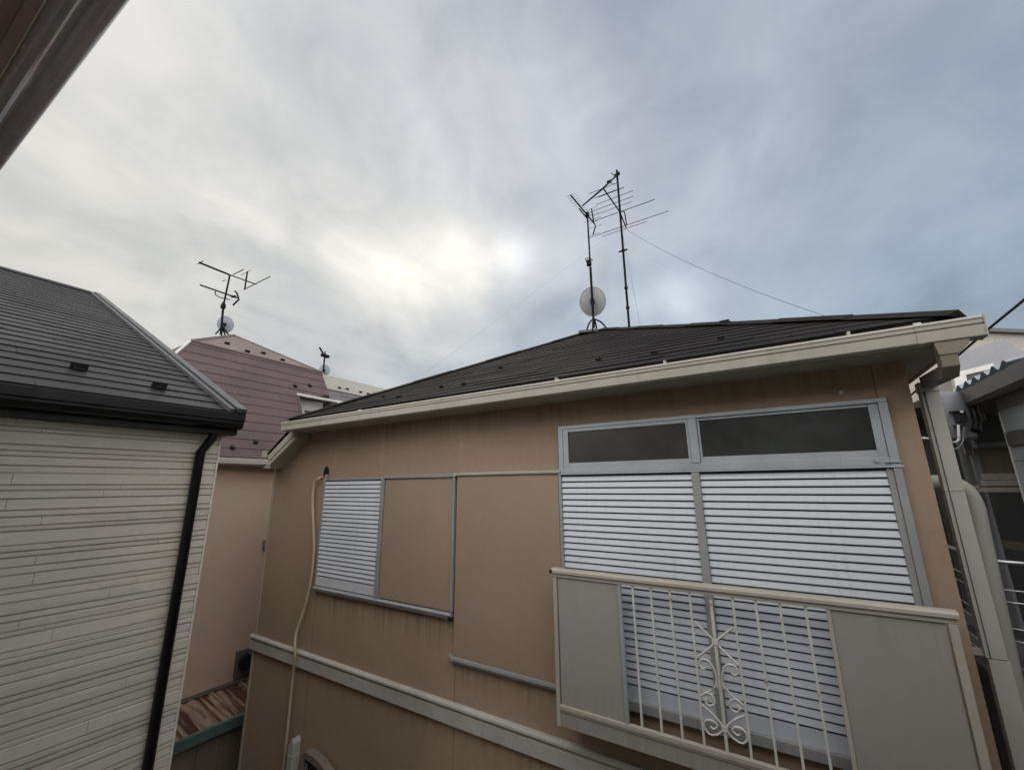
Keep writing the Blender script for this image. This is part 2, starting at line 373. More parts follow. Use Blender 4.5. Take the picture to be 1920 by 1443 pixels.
# --- belt course between the storeys
bc = MB()
bp = [(0, .0), (-.035, .0), (-.055, -.012), (-.058, -.03), (-.048, -.048), (-.03, -.055), (-.03, -.062), (-.045, -.068), (-.045, -.185), (0, -.185)]
bc.extrude([(-6.87, D+.003+y, -2.09+z) for y, z in bp], (7.70, 0, 0)); bc.build('belt_course', M['belt'], th)

# --- louvred shutters: real overlapping slats over a dark backing
def louvre(x0, x1, ztop, zbot, y, parent, name, pitch=.054, bottom=.06, m='shutter'):
    o = MB()
    z = ztop-.004; k = 0
    while z-pitch > zbot+bottom:
        zb = z-pitch; w = random.uniform(-.0008, .0008)
        a = [(x0, y-.004+w, z-.009), (x0, y-.010+w, z-.011), (x0, y-.020+w, zb+.006), (x0, y-.019+w, zb+.002), (x0, y-.006, zb+.002)]
        o.extrude(a, (x1-x0, 0, 0)); z = zb; k += 1
    o.box(x0, x1, y-.018, y-.002, zbot, z-.012)
    s = o.build(name, M[m], parent)
    MB().box(x0, x1, y-.0035, y+.008, zbot, ztop).build('backing', M['dark_gap'], s)
    return s
FY = D                                       # face of the wall
# big shuttered window with transom lights
w = MB()
w.box(-1.772, .677, FY-.05, FY+.002, .526, .556)
w.box(-1.772, -1.725, FY-.05, FY+.002, .105, .526); w.box(.628, .677, FY-.05, FY+.002, .105, .526)
w.box(-1.725, .628, FY-.047, FY+.002, .108, .165)
w.box(-.583, -.52, FY-.053, FY+.002, .165, .526)
w.box(-1.785, .69, FY-.056, FY-.002, .094, .106)
win = w.build('shuttered_window', M['alu'], th, .003)
for x0, x1, gm, yy in ((-1.725, -.583, 'glass', .032), (-.52, .628, 'glass_smudge', .022)):
    s = MB(); a, b, c, d = (.053, .022, .036, .03) if x0 < -1 else (.02, .053, .045, .02)
    z0, z1 = .166, .525; Y0, Y1 = FY-yy-.012, FY-yy+.008
    s.box(x0+.001, x0+a, Y0, Y1, z0, z1); s.box(x1-b, x1-.001, Y0, Y1, z0, z1)
    s.box(x0+a, x1-b, Y0+.001, Y1, z0, z0+c); s.box(x0+a, x1-b, Y0+.001, Y1, z1-d, z1)
    s.build('sash', M['alu'], win, .002)
    MB().box(x0+a-.004, x1-b+.004, FY-yy, FY-yy+.006, z0+c-.004, z1-d+.004).build('pane', M[gm], win)
MB().box(.60, .682, FY-.062, FY-.05, .128, .134).obox((.56, FY-.06, .145), (.004, 0, .012), (0, .004, 0), (.01, 0, -.004)).build('catch', M['zinc'], win)
MB().box(-.512, -.505, FY-.04, FY-.032, .33, .40).build('latch', M['zinc'], win)
fr = MB()
fr.box(-1.785, -1.758, FY-.05, FY+.002, -1.71, .093); fr.box(.635, .677, FY-.05, FY+.002, -1.71, .093)
fr.box(.60, .634, FY-.036, FY+.002, -1.645, .093)
fr.box(-.60, -.54, FY-.052, FY+.002, -1.645, .093)
fr.box(-1.758, .635, FY-.06, FY+.002, -1.71, -1.646)
fr.build('shutter_frame', M['grey_trim'], win, .002)
louvre(-1.757, -.601, .09, -1.645, FY-.016, win, 'shutter', .054, .10)
louvre(-.539, .599, .09, -1.645, FY-.010, win, 'shutter', .054, .10)
# pocket that takes the big shutters
pk = MB().box(-3.03, -1.79, FY-.045, FY+.002, -1.67, .105).build('shutter_pocket', M['tan_panel'], th, .004)
MB().extrude([(-3.06, FY-.04, .107), (-3.06, FY-.066, .112), (-3.06, FY-.07, .128), (-3.06, FY-.06, .138), (-3.06, FY, .142), (-3.06, FY, .107)], (1.30, 0, 0)).box(-3.062, -3.03, FY-.072, FY-.01, .104, .144).build('head_rail', M['gutter'], pk)
MB().extrude([(-3.03, FY+.002, -1.73), (-3.03, FY-.05, -1.725), (-3.03, FY-.062, -1.70), (-3.03, FY-.058, -1.672), (-3.03, FY+.002, -1.668)], (1.25, 0, 0)).box(-3.05, -3.03, FY-.03, FY, -1.665, -1.575).build('sill_rail', M['grey_trim'], pk, .003)
MB().extrude([(-3.03, FY-.0, -1.73), (-3.03, FY-.06, -1.72), (-3.10, FY-.04, -1.695), (-3.10, FY, -1.695), (-3.03, FY-.06, -1.672), (-3.03, FY, -1.668)][:4], (0, 0, .022)).build('end_clip', M['zinc'], pk)
# smaller shuttered window with its pocket
w1 = MB()
w1.box(-5.465, -4.25, FY-.04, FY+.002, .088, .112); w1.box(-5.465, -5.44, FY-.04, FY+.002, -1.27, .088)
w1.box(-4.262, -4.20, FY-.055, FY+.002, -1.285, .118)
w1.extrude([(-5.465, FY+.002, -1.345), (-5.465, FY-.05, -1.342), (-5.465, FY-.068, -1.30), (-5.465, FY-.05, -1.287), (-5.465, FY+.002, -1.272)], (2.40, 0, 0))
w1.box(-4.20, -3.05, FY-.062, FY+.002, .098, .136); w1.box(-3.082, -3.055, FY-.058, FY+.002, -1.272, .098)
wn = w1.build('small_window', M['grey_trim'], th, .002)
louvre(-5.438, -4.263, .087, -1.268, FY-.016, wn, 'shutter', .0535, .095, 'shutter_lit')
MB().box(-4.19, -3.083, FY-.04, FY+.002, -1.27, .097).build('pocket_panel', M['tan_panel'], wn, .003)
MB().box(-3.09, -3.04, FY-.075, FY-.05, -1.35, -1.315).build('end_plug', M['black'], wn)
# --- balcony
BYF = 3.45
bl = MB().box(-1.755, .72, BYF+.004, BYF+.03, -1.865, -1.745).build('balcony', M['bal_panel'], th)
MB().box(-1.75, .715, BYF+.032, D, -1.86, -1.82).build('floor', M['dark_floor'], bl)
MB().extrude([(-1.785, BYF-.02, -.735), (-1.785, BYF-.02, -.712), (-1.785, BYF-.006, -.700), (-1.785, BYF+.05, -.698), (-1.785, BYF+.05, -.735)], (2.52, 0, 0)).box(-1.77, .725, BYF-.006, BYF+.036, -.765, -.736).build('handrail', M['bal_frame'], bl, .003)
MB().box(-1.79, -1.768, BYF-.03, BYF-.004, -.737, -.708).build('end_cap', M['black'], bl)
MB().box(-1.77, -1.738, BYF-.004, BYF+.03, -1.867, -.766).build('corner_post', M['bal_frame'], bl, .003)
MB().box(.682, .722, BYF-.008, BYF+.03, -1.867, -.766).build('corner_post', M['bal_frame'], bl, .003)
MB().box(-1.725, -1.205, BYF+.006, BYF+.018, -1.712, -.768).build('panel', M['bal_panel'], bl)
MB().box(.158, .672, BYF+.006, BYF+.018, -1.712, -.768).build('panel', M['bal_panel'], bl)
MB().box(-1.203, -1.178, BYF-.004, BYF+.03, -1.712, -.768).build('mullion', M['alu'], bl, .002)
MB().box(.134, .156, BYF-.004, BYF+.03, -1.712, -.768).build('mullion', M['bal_frame'], bl, .002)
MB().box(-1.737, .681, BYF-.010, BYF+.03, -1.744, -1.714).box(-1.737, .681, BYF-.004, BYF+.028, -1.76, -1.746).build('bottom_rail', M['bal_frame'], bl, .003)
b0 = MB().box(-1.0915, -1.0765, BYF+.004, BYF+.018, -1.714, -.766).build('baluster', M['bal_bar'], bl, .0015)
for k in range(1, 9):
    if k != 4: inst(b0, bl, (.139*k, 0, 0))
ox = -.529; orn = MB(); oy = BYF+.011
orn.box(ox-.009, ox+.009, oy-.008, oy+.008, -1.714, -.80)
def sc_(pts, r=.0078): orn.tube(spline([(ox+x, oy, z) for x, z in pts], 8), r, 6)
for s in (-1, 1):
    sc_([(s*.005, -1.055), (s*.05, -1.02), (s*.12, -.955)], .0075); sc_([(s*.005, -1.075), (s*.055, -1.12), (s*.13, -1.185)], .0075)
    sc_([(s*.02, -1.345), (s*.018, -1.27), (s*.05, -1.20), (s*.10, -1.19), (s*.12, -1.225), (s*.095, -1.25), (s*.075, -1.23)])
    sc_([(s*.012, -1.27), (s*.03, -1.335), (s*.08, -1.385), (s*.135, -1.425)], .007)
    sc_([(s*.135, -1.42), (s*.09, -1.39), (s*.05, -1.41), (s*.05, -1.45), (s*.085, -1.465), (s*.105, -1.44), (s*.085, -1.425)])
    sc_([(s*.004, -1.575), (s*.03, -1.545), (s*.075, -1.505), (s*.132, -1.47)], .0075)
    sc_([(s*.006, -1.585), (s*.05, -1.625), (s*.10, -1.635), (s*.128, -1.60), (s*.115, -1.56), (s*.07, -1.552), (s*.045, -1.575), (s*.07, -1.598), (s*.09, -1.588)], .007)
for z in (-1.065, -1.58): orn.box(ox-.02, ox+.02, oy-.012, oy+.012, z-.014, z+.014)
orn.build('scroll_ornament', M['bal_bar'], bl)
# --- rain pipes at the right corner
dp = MB()
c0 = Vector((.985, 3.30, .79))
dp.extrude([(.868, 3.268, .793), (1.02, 3.268, .793), (1.01, 3.268, .765), (.96, 3.268, .715), (.878, 3.268, .715), (.870, 3.268, .765)], (0, .08, 0))
dp.tube([(.918, 3.31, .73), (.918, 3.315, .66), (.922, 3.35, .63), (.943, 3.84, .665)], .038, 4, True, None, True)
dpo = dp.build('rain_head', M['dirty_gutter'], th, .004)
pipe = MB().box(.897, .990, 3.855, 3.925, -1.02, .655).box(.905, .998, 3.857, 3.923, -H, -1.024).box(.892, .995, 3.85, 3.93, .60, .67)
pipe.box(.893, .994, 3.851, 3.929, -.055, -.049)
pipe = pipe.build('downpipe', M['downpipe'], th, .004)
MB().box(.915, .918, 3.848, 3.856, -1.02, .6).build('seam', M['dark_gap'], pipe)
for z in (-1.0, .52): MB().box(.81, .90, 3.88, 3.91, z-.018, z+.018).build('bracket', M['bal_frame'], pipe)
MB().tube(spline([(.82, 4.3, -.02), (.98, 4.3, .0), (1.08, 4.3, -.03), (1.13, 4.3, -.14), (1.125, 4.3, -.4), (1.105, 4.3, -1.0), (1.09, 4.3, -1.8), (1.085, 4.3, -H)], 6), .052, 12).build('duct', M['downpipe'], th)
# --- small fittings low on the wall
MB().extrude([(-5.585, 3.60, -3.10), (-5.585, 3.60, -H), (-5.48, 3.60, -H), (-5.48, 3.60, -3.06), (-5.51, 3.60, -3.01), (-5.53, 3.60, -3.02)], (0, .098, 0)).box(-5.59, -5.475, 3.596, 3.70, -3.20, -3.193).build('pipe_cover', M['downpipe'], th, .006)
ar = MB(); a1 = spline([(-5.30, 3.62, -3.10), (-5.20, 3.60, -3.075), (-5.0, 3.58, -3.07), (-4.80, 3.57, -3.12), (-4.55, 3.56, -3.24), (-4.3, 3.56, -3.42)], 6)
for i in range(len(a1)-1):
    p, q = a1[i], a1[i+1]
    ar.add([p, q, q+Vector((0, .1, 0)), p+Vector((0, .1, 0)), p-Vector((0, 0, .07)), q-Vector((0, 0, .07)), q+Vector((0, .1, -.07)), p+Vector((0, .1, -.07))], [(0, 1, 2, 3), (4, 7, 6, 5), (0, 4, 5, 1)])
hd = ar.build('window_hood', M['hood'], th)
MB().poly([(-5.29, 3.66, -3.16), (-5.29, 3.66, -4.4), (-4.32, 3.66, -4.4), (-4.32, 3.66, -3.5), (-4.6, 3.66, -3.30), (-4.85, 3.66, -3.185), (-5.05, 3.66, -3.14)]).build('dark_pane', M['glass_clear'], hd)
MB().box(-5.32, -5.29, 3.64, 3.70, -4.4, -3.12).box(-5.25, -5.235, 3.63, 3.66, -4.4, -3.2).build('jamb', M['grey_trim'], hd)
MB().extrude([(-5.487+.062*math.cos(k*PI/10), D+.003, .20+.09*math.sin(k*PI/10)) for k in range(20)], (0, -.009, 0)).build('wall_hole', M['black'], th)
MB().obox((-5.44, D-.02, .13), (.01, -.0, .04), (0, .016, 0), (.025, 0, -.006)).tube(spline([(-5.47, D-.01, .13), (-5.475, D-.03, .10), (-5.49, D-.02, .06)], 4), .010, 6).build('hole_flap', M['soffit'], th)
MB().obox((.45, D-.006, .625), (.006, 0, .012), (0, .006, 0), (.010, 0, -.004)).build('wall_hook', M['zinc'], th)
hs = MB().tube(spline([atY(605, 894, 3.70), atY(598, 897, 3.655), atY(590, 906, 3.65), atY(586.5, 935, 3.65), atY(588, 985, 3.655), atY(589, 1030, 3.66), atY(585, 1075, 3.66), atY(577, 1118, 3.66), atY(565, 1158, 3.655), atY(555, 1188, 3.63), atY(553, 1215, 3.605), atY(553, 1235, 3.615), atY(549, 1270, 3.65), atY(543, 1330, 3.66), atY(537, 1390, 3.66), atY(531, 1443, 3.66), (-5.76, 3.66, -4.1), (-5.78, 3.62, -4.96)], 8), .019, 8).build('drain_hose', M['hose'], None, base=(-5.7, 3.66, -4.9))
tag(hs, 'long beige hose hanging from a dark hole beside the small louvred shutter', 'hose')

# ================================================================== ANTENNAS
def segs(parent, name, m, lst, r, n=6):
    b = MB()
    for s in lst: b.tube(s, r, n)
    return b.build(name, M[m], parent)
def dish_part(parent, c, dirv, rad, m, lnb_dir, depth=.16, oval=1.12):
    dirv = Vector(dirv).normalized(); sd = dirv.cross(Vector((0, 0, 1))).normalized(); upv = sd.cross(dirv)
    mb = MB(); c = Vector(c); rings = 7; N = 32; vs = [c]; fs = []
    for i in range(1, rings+1):
        q = i/rings
        for k in range(N):
            a = 2*PI*k/N; vs.append(c + sd*math.cos(a)*rad*q + upv*math.sin(a)*rad*oval*q + dirv*depth*rad*2*q*q*.5)
    for k in range(N): fs.append((0, 1+k, 1+(k+1) % N))
    for i in range(rings-1):
        for k in range(N):
            a, b = 1+i*N+k, 1+i*N+(k+1) % N; fs.append((a, a+N, b+N, b))
    mb.add(vs, fs, True)
    rim = [vs[-N+k] for k in range(N)]; mb.tube(rim+[rim[0]], rad*.022, 5, False)
    d = mb.build('dish', M[m], parent)
    f = c - upv*rad*.95 + dirv*rad*1.25 + sd*lnb_dir*rad*.1
    MB().tube([c-upv*rad*oval*.8, c-upv*rad*1.25+dirv*rad*.5, f], rad*.045, 6).build('feed_arm', M['zinc'], d)
    MB().tube([f+dirv*.02*rad, f-dirv*rad*.22+upv*rad*.18], rad*.13, 10).build('receiver', M['dish'], d)
    MB().obox(c-dirv*.03, sd*rad*.16, upv*rad*.2, dirv*.03).obox(c-dirv*.05-upv*rad*.45, sd*rad*.05, upv*rad*.5, dirv*.015).build('bracket', M['black'], d)
    return d
# mast with dish on the tan house
Y1 = 6.57; mb_ = atY(1113, 604, Y1)
a1 = thing('tv_antenna', 'antenna mast with grey satellite dish on the peak of the dark hip roof', 'antenna', atY(1112, 622, Y1), 'rooftop tv antennas')
m1x = mb_.x
MB().tube([(m1x, Y1, 2.69), (m1x, Y1, 3.86)], .022, 8).tube([(m1x, Y1, 3.8), (m1x, Y1, 4.95)], .015, 8).build('mast', M['iron'], a1)
MB().tube([(m1x-.015, Y1-.02, 3.90), (m1x-.015, Y1-.02, 4.0)], .045, 8).tube(spline([(m1x-.06, Y1-.02, 3.98), (m1x-.07, Y1-.03, 4.05), (m1x, Y1-.03, 4.04), (m1x+.06, Y1-.02, 3.98)], 5), .008, 5).build('mast_clamp', M['iron'], a1)
for p in ((1099, 622, 6.5), (1111, 624, 6.3), (1140, 619, 6.55), (1119, 616, 6.85)):
    q = atY(*p); q0 = Vector((m1x, Y1, 2.86))
    MB().tube(spline([q0, q0*.45+q*.55+Vector((0, 0, .05)), q], 5), .014, 6).build('leg', M['iron'], a1)
MB().obox(atY(1106, 623, 6.52), (.17, 0, -.02), (0, .1, 0), (0, 0, .022)).build('foot_block', M['fascia'], a1)
dish_part(a1, atY(1111, 565, Y1+.1), (-.30, .95, .35), .235, 'dish', -1)
# UHF boom along Y
zb = atY(1101, 402, Y1).z; bx = m1x
ub = MB().tube([atX(1070, 366, bx-.02), atX(1115, 420, bx-.02)], .013, 6)
p0, p1 = atX(1070, 366, bx-.02), atX(1113, 416, bx-.02)
boom = ub.build('boom', M['iron'], a1)
e = MB()
for k in range(14):
    p = p0 + (p1-p0)*(k/13); e.tube([p-Vector((.085, 0, 0)), p+Vector((.085, 0, 0))], .0028, 5)
e.tube([p1+Vector((-.17, -.05, .02)), p1+Vector((.17, -.05, .02))], .004, 5)
e.build('director', M['iron'], boom)
for q in ((1109.5, 391), (1116, 428), (1112, 440)):
    pass
rfv = MB().tube([p1, atX(1109, 391, bx-.02)], .012, 6).tube([p1, atX(1116.5, 424, bx-.02), atX(1112, 440, bx-.02)], .012, 6)
for s in ((1109, 391), (1111.5, 402), (1116, 425), (1112, 440)):
    p = atX(*s, bx-.02); rfv.tube([p-Vector((.13, 0, 0)), p+Vector((.13, 0, 0))], .003, 5)
rfv.build('reflector', M['iron'], boom)
MB().tube([atX(1086, 391, bx-.02), atX(1098, 406, bx-.02)], .011, 6).tube([atX(1098, 406, bx-.02), Vector((m1x, Y1, zb-.1))], .011, 6).obox((m1x, Y1, zb), (.028, 0, 0), (0, .03, 0), (0, 0, .03)).build('boom_brace', M['iron'], a1)
# taller mast with the long-element aerial and guy wires
Y2 = 5.94
a2 = thing('tv_antenna', 'taller antenna mast with long thin rods and guy wires, right of the dish mast', 'antenna', (-1.63, Y2, 2.29), 'rooftop tv antennas')
MB().tube([(-1.628, Y2, 2.25), (-1.628, Y2, 5.12)], .0175, 8).build('mast', M['iron'], a2)
for z in (2.62, 2.95, 3.60): MB().tube([(-1.628, Y2, z), (-1.628, Y2, z+.035)], .027, 8).build('mast_collar', M['iron'], a2)
MB().obox((-1.628, Y2, 3.615), (.07, 0, 0), (0, .012, 0), (0, 0, .008)).build('cross_bolt', M['iron'], a2)
bX = -1.61
vb = MB().tube([atX(1131, 353, bX), atX(1162, 397, bX), atX(1174, 427, bX)], .010, 6).tube([atX(1164, 396, bX), atX(1171, 397, bX), atX(1175, 422, bX)], .010, 6).build('boom', M['iron'], a2)
for (ua, va), (ub_, vb_), (um, vm), r in (((1105, 361), (1156, 346), (1131, 353), .004), ((1114, 372), (1155, 355), (1137, 363), .004), ((1122, 364), (1171, 362), (1137, 364), .006), ((1118, 381), (1187, 361), (1146, 373), .004), ((1100, 395), (1187, 366), (1152, 381), .0045), ((1110, 404), (1184, 379), (1157, 388), .004), ((1115, 413), (1227, 373), (1163, 397), .0055), ((1104, 446), (1254, 395), (1175, 422), .005), ((1128, 447), (1213, 413), (1172, 429), .004)):
    c = atX(um, vm, bX); d = ray(ua, va); e = ray(ub_, vb_)
    xa = d.x/d.y*c.y; xb = e.x/e.y*c.y
    MB().tube([(xa, c.y, c.z), (xb, c.y, c.z)], r, 5).build('rod', M['iron'], vb)
arm = MB().tube([Vector((-1.628, Y2, 5.03)), atX(1131, 353, bX), atX(1092, 386, -2.30)], .0135, 6)
MB().obox((-1.628, Y2, 5.035), (.045, 0, .012), (0, .022, 0), (0, 0, .018)).tube([atY(1146, 324, Y2), atY(1156, 332, Y2)], .007, 5).build('top_clamp', M['iron'], a2)
arm.build('arm', M['iron'], a2)
MB().obox(atY(1142, 341, Y2-.2), (.032, 0, 0), (0, .02, 0), (0, 0, .016)).tube([atY(1138, 339, Y2-.2), atY(1152, 346, Y2-.2)], .005, 5).build('junction_box', M['iron'], a2)
gtop = Vector((-1.628, Y2, 4.05))
ga = atP(776, 714, (0, EY, EZ), (0, -sl, 1)); gb = Vector((.11, 4.22, 1.42)); gb = atY(1546, 592, 4.25)
def sag(a, b, s, n=14): return [Vector(a)*(1-i/n)+Vector(b)*(i/n)-Vector((0, 0, 4*s*(i/n)*(1-i/n))) for i in range(n+1)]
MB().tube(sag(gtop, ga, .02), .0016, 4).build('guy_wire', M['zinc'], a2)
MB().tube(sag(gtop, gb, .10), .0022, 4).build('guy_wire', M['iron'], a2)
MB().tube(sag(gtop-Vector((0, 0, .25)), gb*.35+gtop*.65-Vector((0, 0, .33)), .03), .0016, 4).build('guy_wire', M['zinc'], a2)
MB().tube(sag(gtop, (-2.0, 9.0, 1.3), .03), .0018, 4).build('guy_wire', M['iron'], a2)

# ================================================================== WHITE HOUSE ON THE LEFT
wx = -3.35; wy1 = 1.385
wh = thing('house', 'white grooved siding house with charcoal slate gable roof and black gutter', 'house', (wx-2, -1, -H))
ws = MB()
rows = [.062, .036, .05, .027, .074, .034, .03, .052, .041, .066, .03, .046]
z = .455; k = 0; random.seed(3)
while z > -3.0:
    hgt = rows[k % len(rows)]*.92; y = -3.0 + random.uniform(0, .6)
    dep = random.choice((.0, .002, .004, .005))
    if hgt > .04: ln = random.uniform(.8, 1.3)
    else: ln = 1.6
    x = wx
    edges = [-3.0]
    while y < wy1-.15: edges.append(y); y += ln*random.uniform(.75, 1.3)
    edges.append(wy1-.0)
    for i in range(len(edges)-1):
        dd = dep + random.uniform(-.0015, .0015)
        z0, z1 = z-hgt+.0035, z; y0_, y1_ = edges[i]+.001, edges[i+1]
        ch = .004
        ws.add([(x, y0_, z0), (x, y1_, z0), (x, y1_, z1), (x, y0_, z1), (x+.0095+dd, y0_+.001, z0+ch), (x+.0095+dd, y1_, z0+ch), (x+.011+dd, y1_, z1-ch*.6), (x+.011+dd, y0_+.001, z1-ch*.6)], [(0, 4, 7, 3), (1, 2, 6, 5), (0, 1, 5, 4), (3, 7, 6, 2), (4, 5, 6, 7)])
    z -= hgt; k += 1
sd_ = ws.build('siding', M['siding'], wh)
MB().extrude([(wx+.004, -3, -H), (wx+.004, wy1-.002, -H), (wx+.004, wy1-.002, .46), (wx+.004, -3, .46)], (-8.6, 0, 0)).extrude([(wx+.004, wy1-.03, .45), (-7.79, wy1-.03, 2.5), (-11.9, wy1-.03, .45)], (0, -4.3, 0)).build('wall', M['groove'], wh)
e0 = -3.17; ez = .515; sw = .463; ry = 1.41; nl = math.sqrt(1+sw*sw)
rr = MB(); Lr = (7.79-3.17)*nl
courses(rr, (e0, -3.2, ez), (0, 1, 0), (-1, 0, sw), Lr, lambda q: 0, lambda q: ry+3.2, .166, .0075, .91)
courses(rr, (-12.4, -3.2, ez), (0, 1, 0), (1, 0, sw), Lr, lambda q: 0, lambda q: ry+3.2, .166, .0075, .91)
wr = rr.build('roof', M['metal_roof'], wh)
vc = MB()
sA, sB = Vector((e0+.03, ry, ez-.01)), Vector((-7.79, ry, ez+(7.79+e0)*sw))
nn = Vector((sw, 0, 1)).normalized()
for w0, w1_, h0, h1 in ((-.075, -.045, .0, .028), (-.028, .032, .006, .036)):
    vc.extrude([sA+Vector((0, w0, 0))+nn*h0, sA+Vector((0, w1_, 0))+nn*h0, sA+Vector((0, w1_, 0))+nn*h1, sA+Vector((0, w0, 0))+nn*h1], sB-sA)
vc.build('verge_cap', M['ridge_cap'], wr)
MB().extrude([sA+Vector((0, .034, 0))+nn*.03, sA+Vector((0, .034, 0))-nn*.12, sA+Vector((0, .0, 0))-nn*.12, sA+Vector((0, 0, 0))+nn*.0], sB-sA).build('verge_board', M['dark_gutter'], wr)
MB().extrude([sB+Vector((.1, .03, -.03)), sB+Vector((0, .03, .03)), sB+Vector((-.1, .03, -.03))], (0, -4.6, 0)).build('ridge_cap', M['metal_roof'], wr)
for u, v in ((145, 691), (295, 726)):
    p = atP(u, v, (e0, 0, ez), (sw, 0, 1)); guard_mb(p, (0, 1, 0), (-1, 0, sw), .055).build('snow_guard', M['black'], wr)
gp = [(.0, .0), (.03, .006), (.04, -.004), (.04, -.05), (.03, -.056), (.03, -.07), (.022, -.098), (.0, -.105), (-.05, -.105), (-.05, -.14), (-.12, -.145), (-.12, -.02), (-.03, -.01)]
MB().extrude([(e0+.0+x, -3.2, ez-.012+z) for x, z in gp], (0, ry+3.2+.03, 0)).build('gutter', M['dark_gutter'], wh)
MB().box(wx-.02, e0-.10, -3.2, ry+.02, .36, .385).build('soffit', M['dark_gutter'], wh)
MB().tube([(-3.255, 1.315, .40), (-3.255, 1.305, .33), (-3.285, 1.262, .235), (-3.285, 1.262, -H)], .028, 8).build('downpipe', M['dark_gutter'], wh)
MB().box(wx+.0, wx+.02, wy1-.0, wy1+.012, -H, .40).build('corner_trim', M['siding'], wh)

# ================================================================== PINK HOUSE
ph = thing('house', 'pink rendered house with plum coloured mansard roof behind the white siding house', 'house', (-10, 4.5, -H))
MB().box(-14, -8.5, 1.6, 6.3, -H, .40).build('wall', M['pink'], ph)
MB().box(-8.505, -8.495, 4.2, 6.0, .137, .145).build('wall_joint', M['groove'], ph)
ms = 2.1; nm = math.sqrt(1+ms*ms); dm = 1.067
pr = MB(); E0 = Vector((-8.2, 0, .52))
courses(pr, (-8.2, 0, .52), (0, 1, 0), (-1, 0, ms), dm*nm, lambda q: 1.55+1.55*q/(dm*nm), lambda q: 5.10 if q < .70*nm else 6.08-.22*q/(dm*nm), .2, .012, .9)
prf = pr.build('mansard_roof', M['purple'], ph)
up = MB(); T0 = Vector((-9.27, 3.1, 2.76)); T1 = Vector((-9.27, 5.86, 2.76)); AP = Vector((-11.2, 4.60, 3.735)); B0 = Vector((-13.1, 3.1, 2.76)); B1 = Vector((-13.1, 5.86, 2.76))
courses(up, T0, (0, 1, 0), (-1.93, 0, .975), math.hypot(1.93, .975), lambda q: 1.5*q/2.162, lambda q: 2.76-1.26*q/2.162, .2, .010, .9)
up.add([T0, B0, AP], [(0, 1, 2)]); up.add([T1, B1, AP], [(0, 2, 1)]); up.add([B0, B1, AP], [(0, 1, 2)])
upo = up.build('upper_roof', M['purple_light'], ph)
cap = MB()
for a, b, r in ((T0, AP, .04), (T1, AP, .035), (T0, T1, .03)): cap.tube([a, b], r, 6)
cap.build('ridge_cap', M['purple'], upo)
# hipped left end of the mansard with its pale cap
L0 = Vector((-8.2, 1.55, .52)); lf = MB()
lf.add([L0, T0, T0+Vector((-3.8, 0, 0)), L0+Vector((-5.8, 0, 0))], [(0, 3, 2, 1)]); lf.add([Vector((-8.2, 6.08, .52)), T1, T1+Vector((-3.8, 0, 0)), Vector((-14, 6.08, .52))], [(0, 1, 2, 3)])
lf.build('side_roof', M['purple'], ph)
MB().tube([L0+Vector((.01, -.02, 0)), T0+Vector((0, -.02, 0))], .028, 6).build('hip_cap', M['white_trim'], prf)
for u, v in ((435, 838), (478, 828), (552, 723), (580, 722)):
    p = atP(u, v, (-8.2, 0, .52), (ms, 0, 1)); guard_mb(p, (0, 1, 0), (-1, 0, ms), .058).build('snow_guard', M['black'], prf)
for u, v in ((424, 645), (462, 660), (492, 663), (528, 676)):
    p = atP(u, v, T0, (.975, 0, 1.93)); guard_mb(p, (0, 1, 0), (-1.93, 0, .975), .068).build('snow_guard', M['black'], upo)
MB().extrude([(-8.18, 2.0, .53), (-8.14, 2.0, .50), (-8.14, 2.0, .42), (-8.20, 2.0, .39), (-8.28, 2.0, .39), (-8.28, 2.0, .50)], (0, 4.3, 0)).box(-8.5, -8.27, 2.0, 6.3, .385, .41).box(-8.50, -8.47, 2.0, 6.3, .31, .386).build('eave', M['pink_eave'], ph)
MB().box(-8.30, -8.16, 2.0, 6.2, .518, .534).build('eave_flashing', M['black'], ph)
# roof balcony cut into the mansard
rb = MB()
q0 = Vector((-8.87, 5.09, 2.02)); 
rb.box(-9.0, -8.86, 5.08, 6.75, 2.0, 2.05); rb.box(-9.25, -9.2, 5.1, 6.75, .9, 2.0); rb.box(-8.93, -8.90, 6.14, 6.9, .6, 1.99); rb.box(-8.80, -8.72, 6.05, 6.12, .9, 2.0); rb.box(-8.95, -8.87, 6.60, 6.68, .9, 2.0)
rbo = rb.build('roof_balcony', M['white_trim'], ph)
MB().add([(-8.93+.03, 5.07, 2.05), (-8.93+.03, 5.13, 2.05), (-8.36, 5.15, .9), (-8.36, 5.09, .9)], [(0, 1, 2, 3)]).build('cheek_trim', M['purple'], rbo)
MB().tube([(-8.62, 5.15, 1.62), (-8.62, 6.0, 1.62)], .03, 6).tube([(-8.62, 6.0, .9), (-8.62, 6.0, 1.62)], .03, 6).tube([(-8.62, 5.2, .9), (-8.62, 5.2, 1.62)], .03, 6).build('railing', M['fascia'], rbo)
MB().box(-8.64, -8.62, 5.22, 5.95, .95, 1.58).build('railing_panel', M['white_trim'], rbo)
# meter on the pink wall
pm = atX(458, 1240, -8.45)
mt = MB().box(-8.5, -8.44, pm.y-.14, pm.y+.25, pm.z-.22, pm.z+.20).build('meter_box', M['fascia'], ph, .01)
MB().tube([(-8.45, pm.y+.02, pm.z), (-8.36, pm.y+.02, pm.z)], .13, 14).build('meter', M['black'], mt)
pw = atX(498, 1020, -8.45); MB().box(-8.5, -8.42, pw.y-.035, pw.y+.035, pw.z-.08, pw.z+.08).build('wall_bracket', M['olive'], ph, .01)
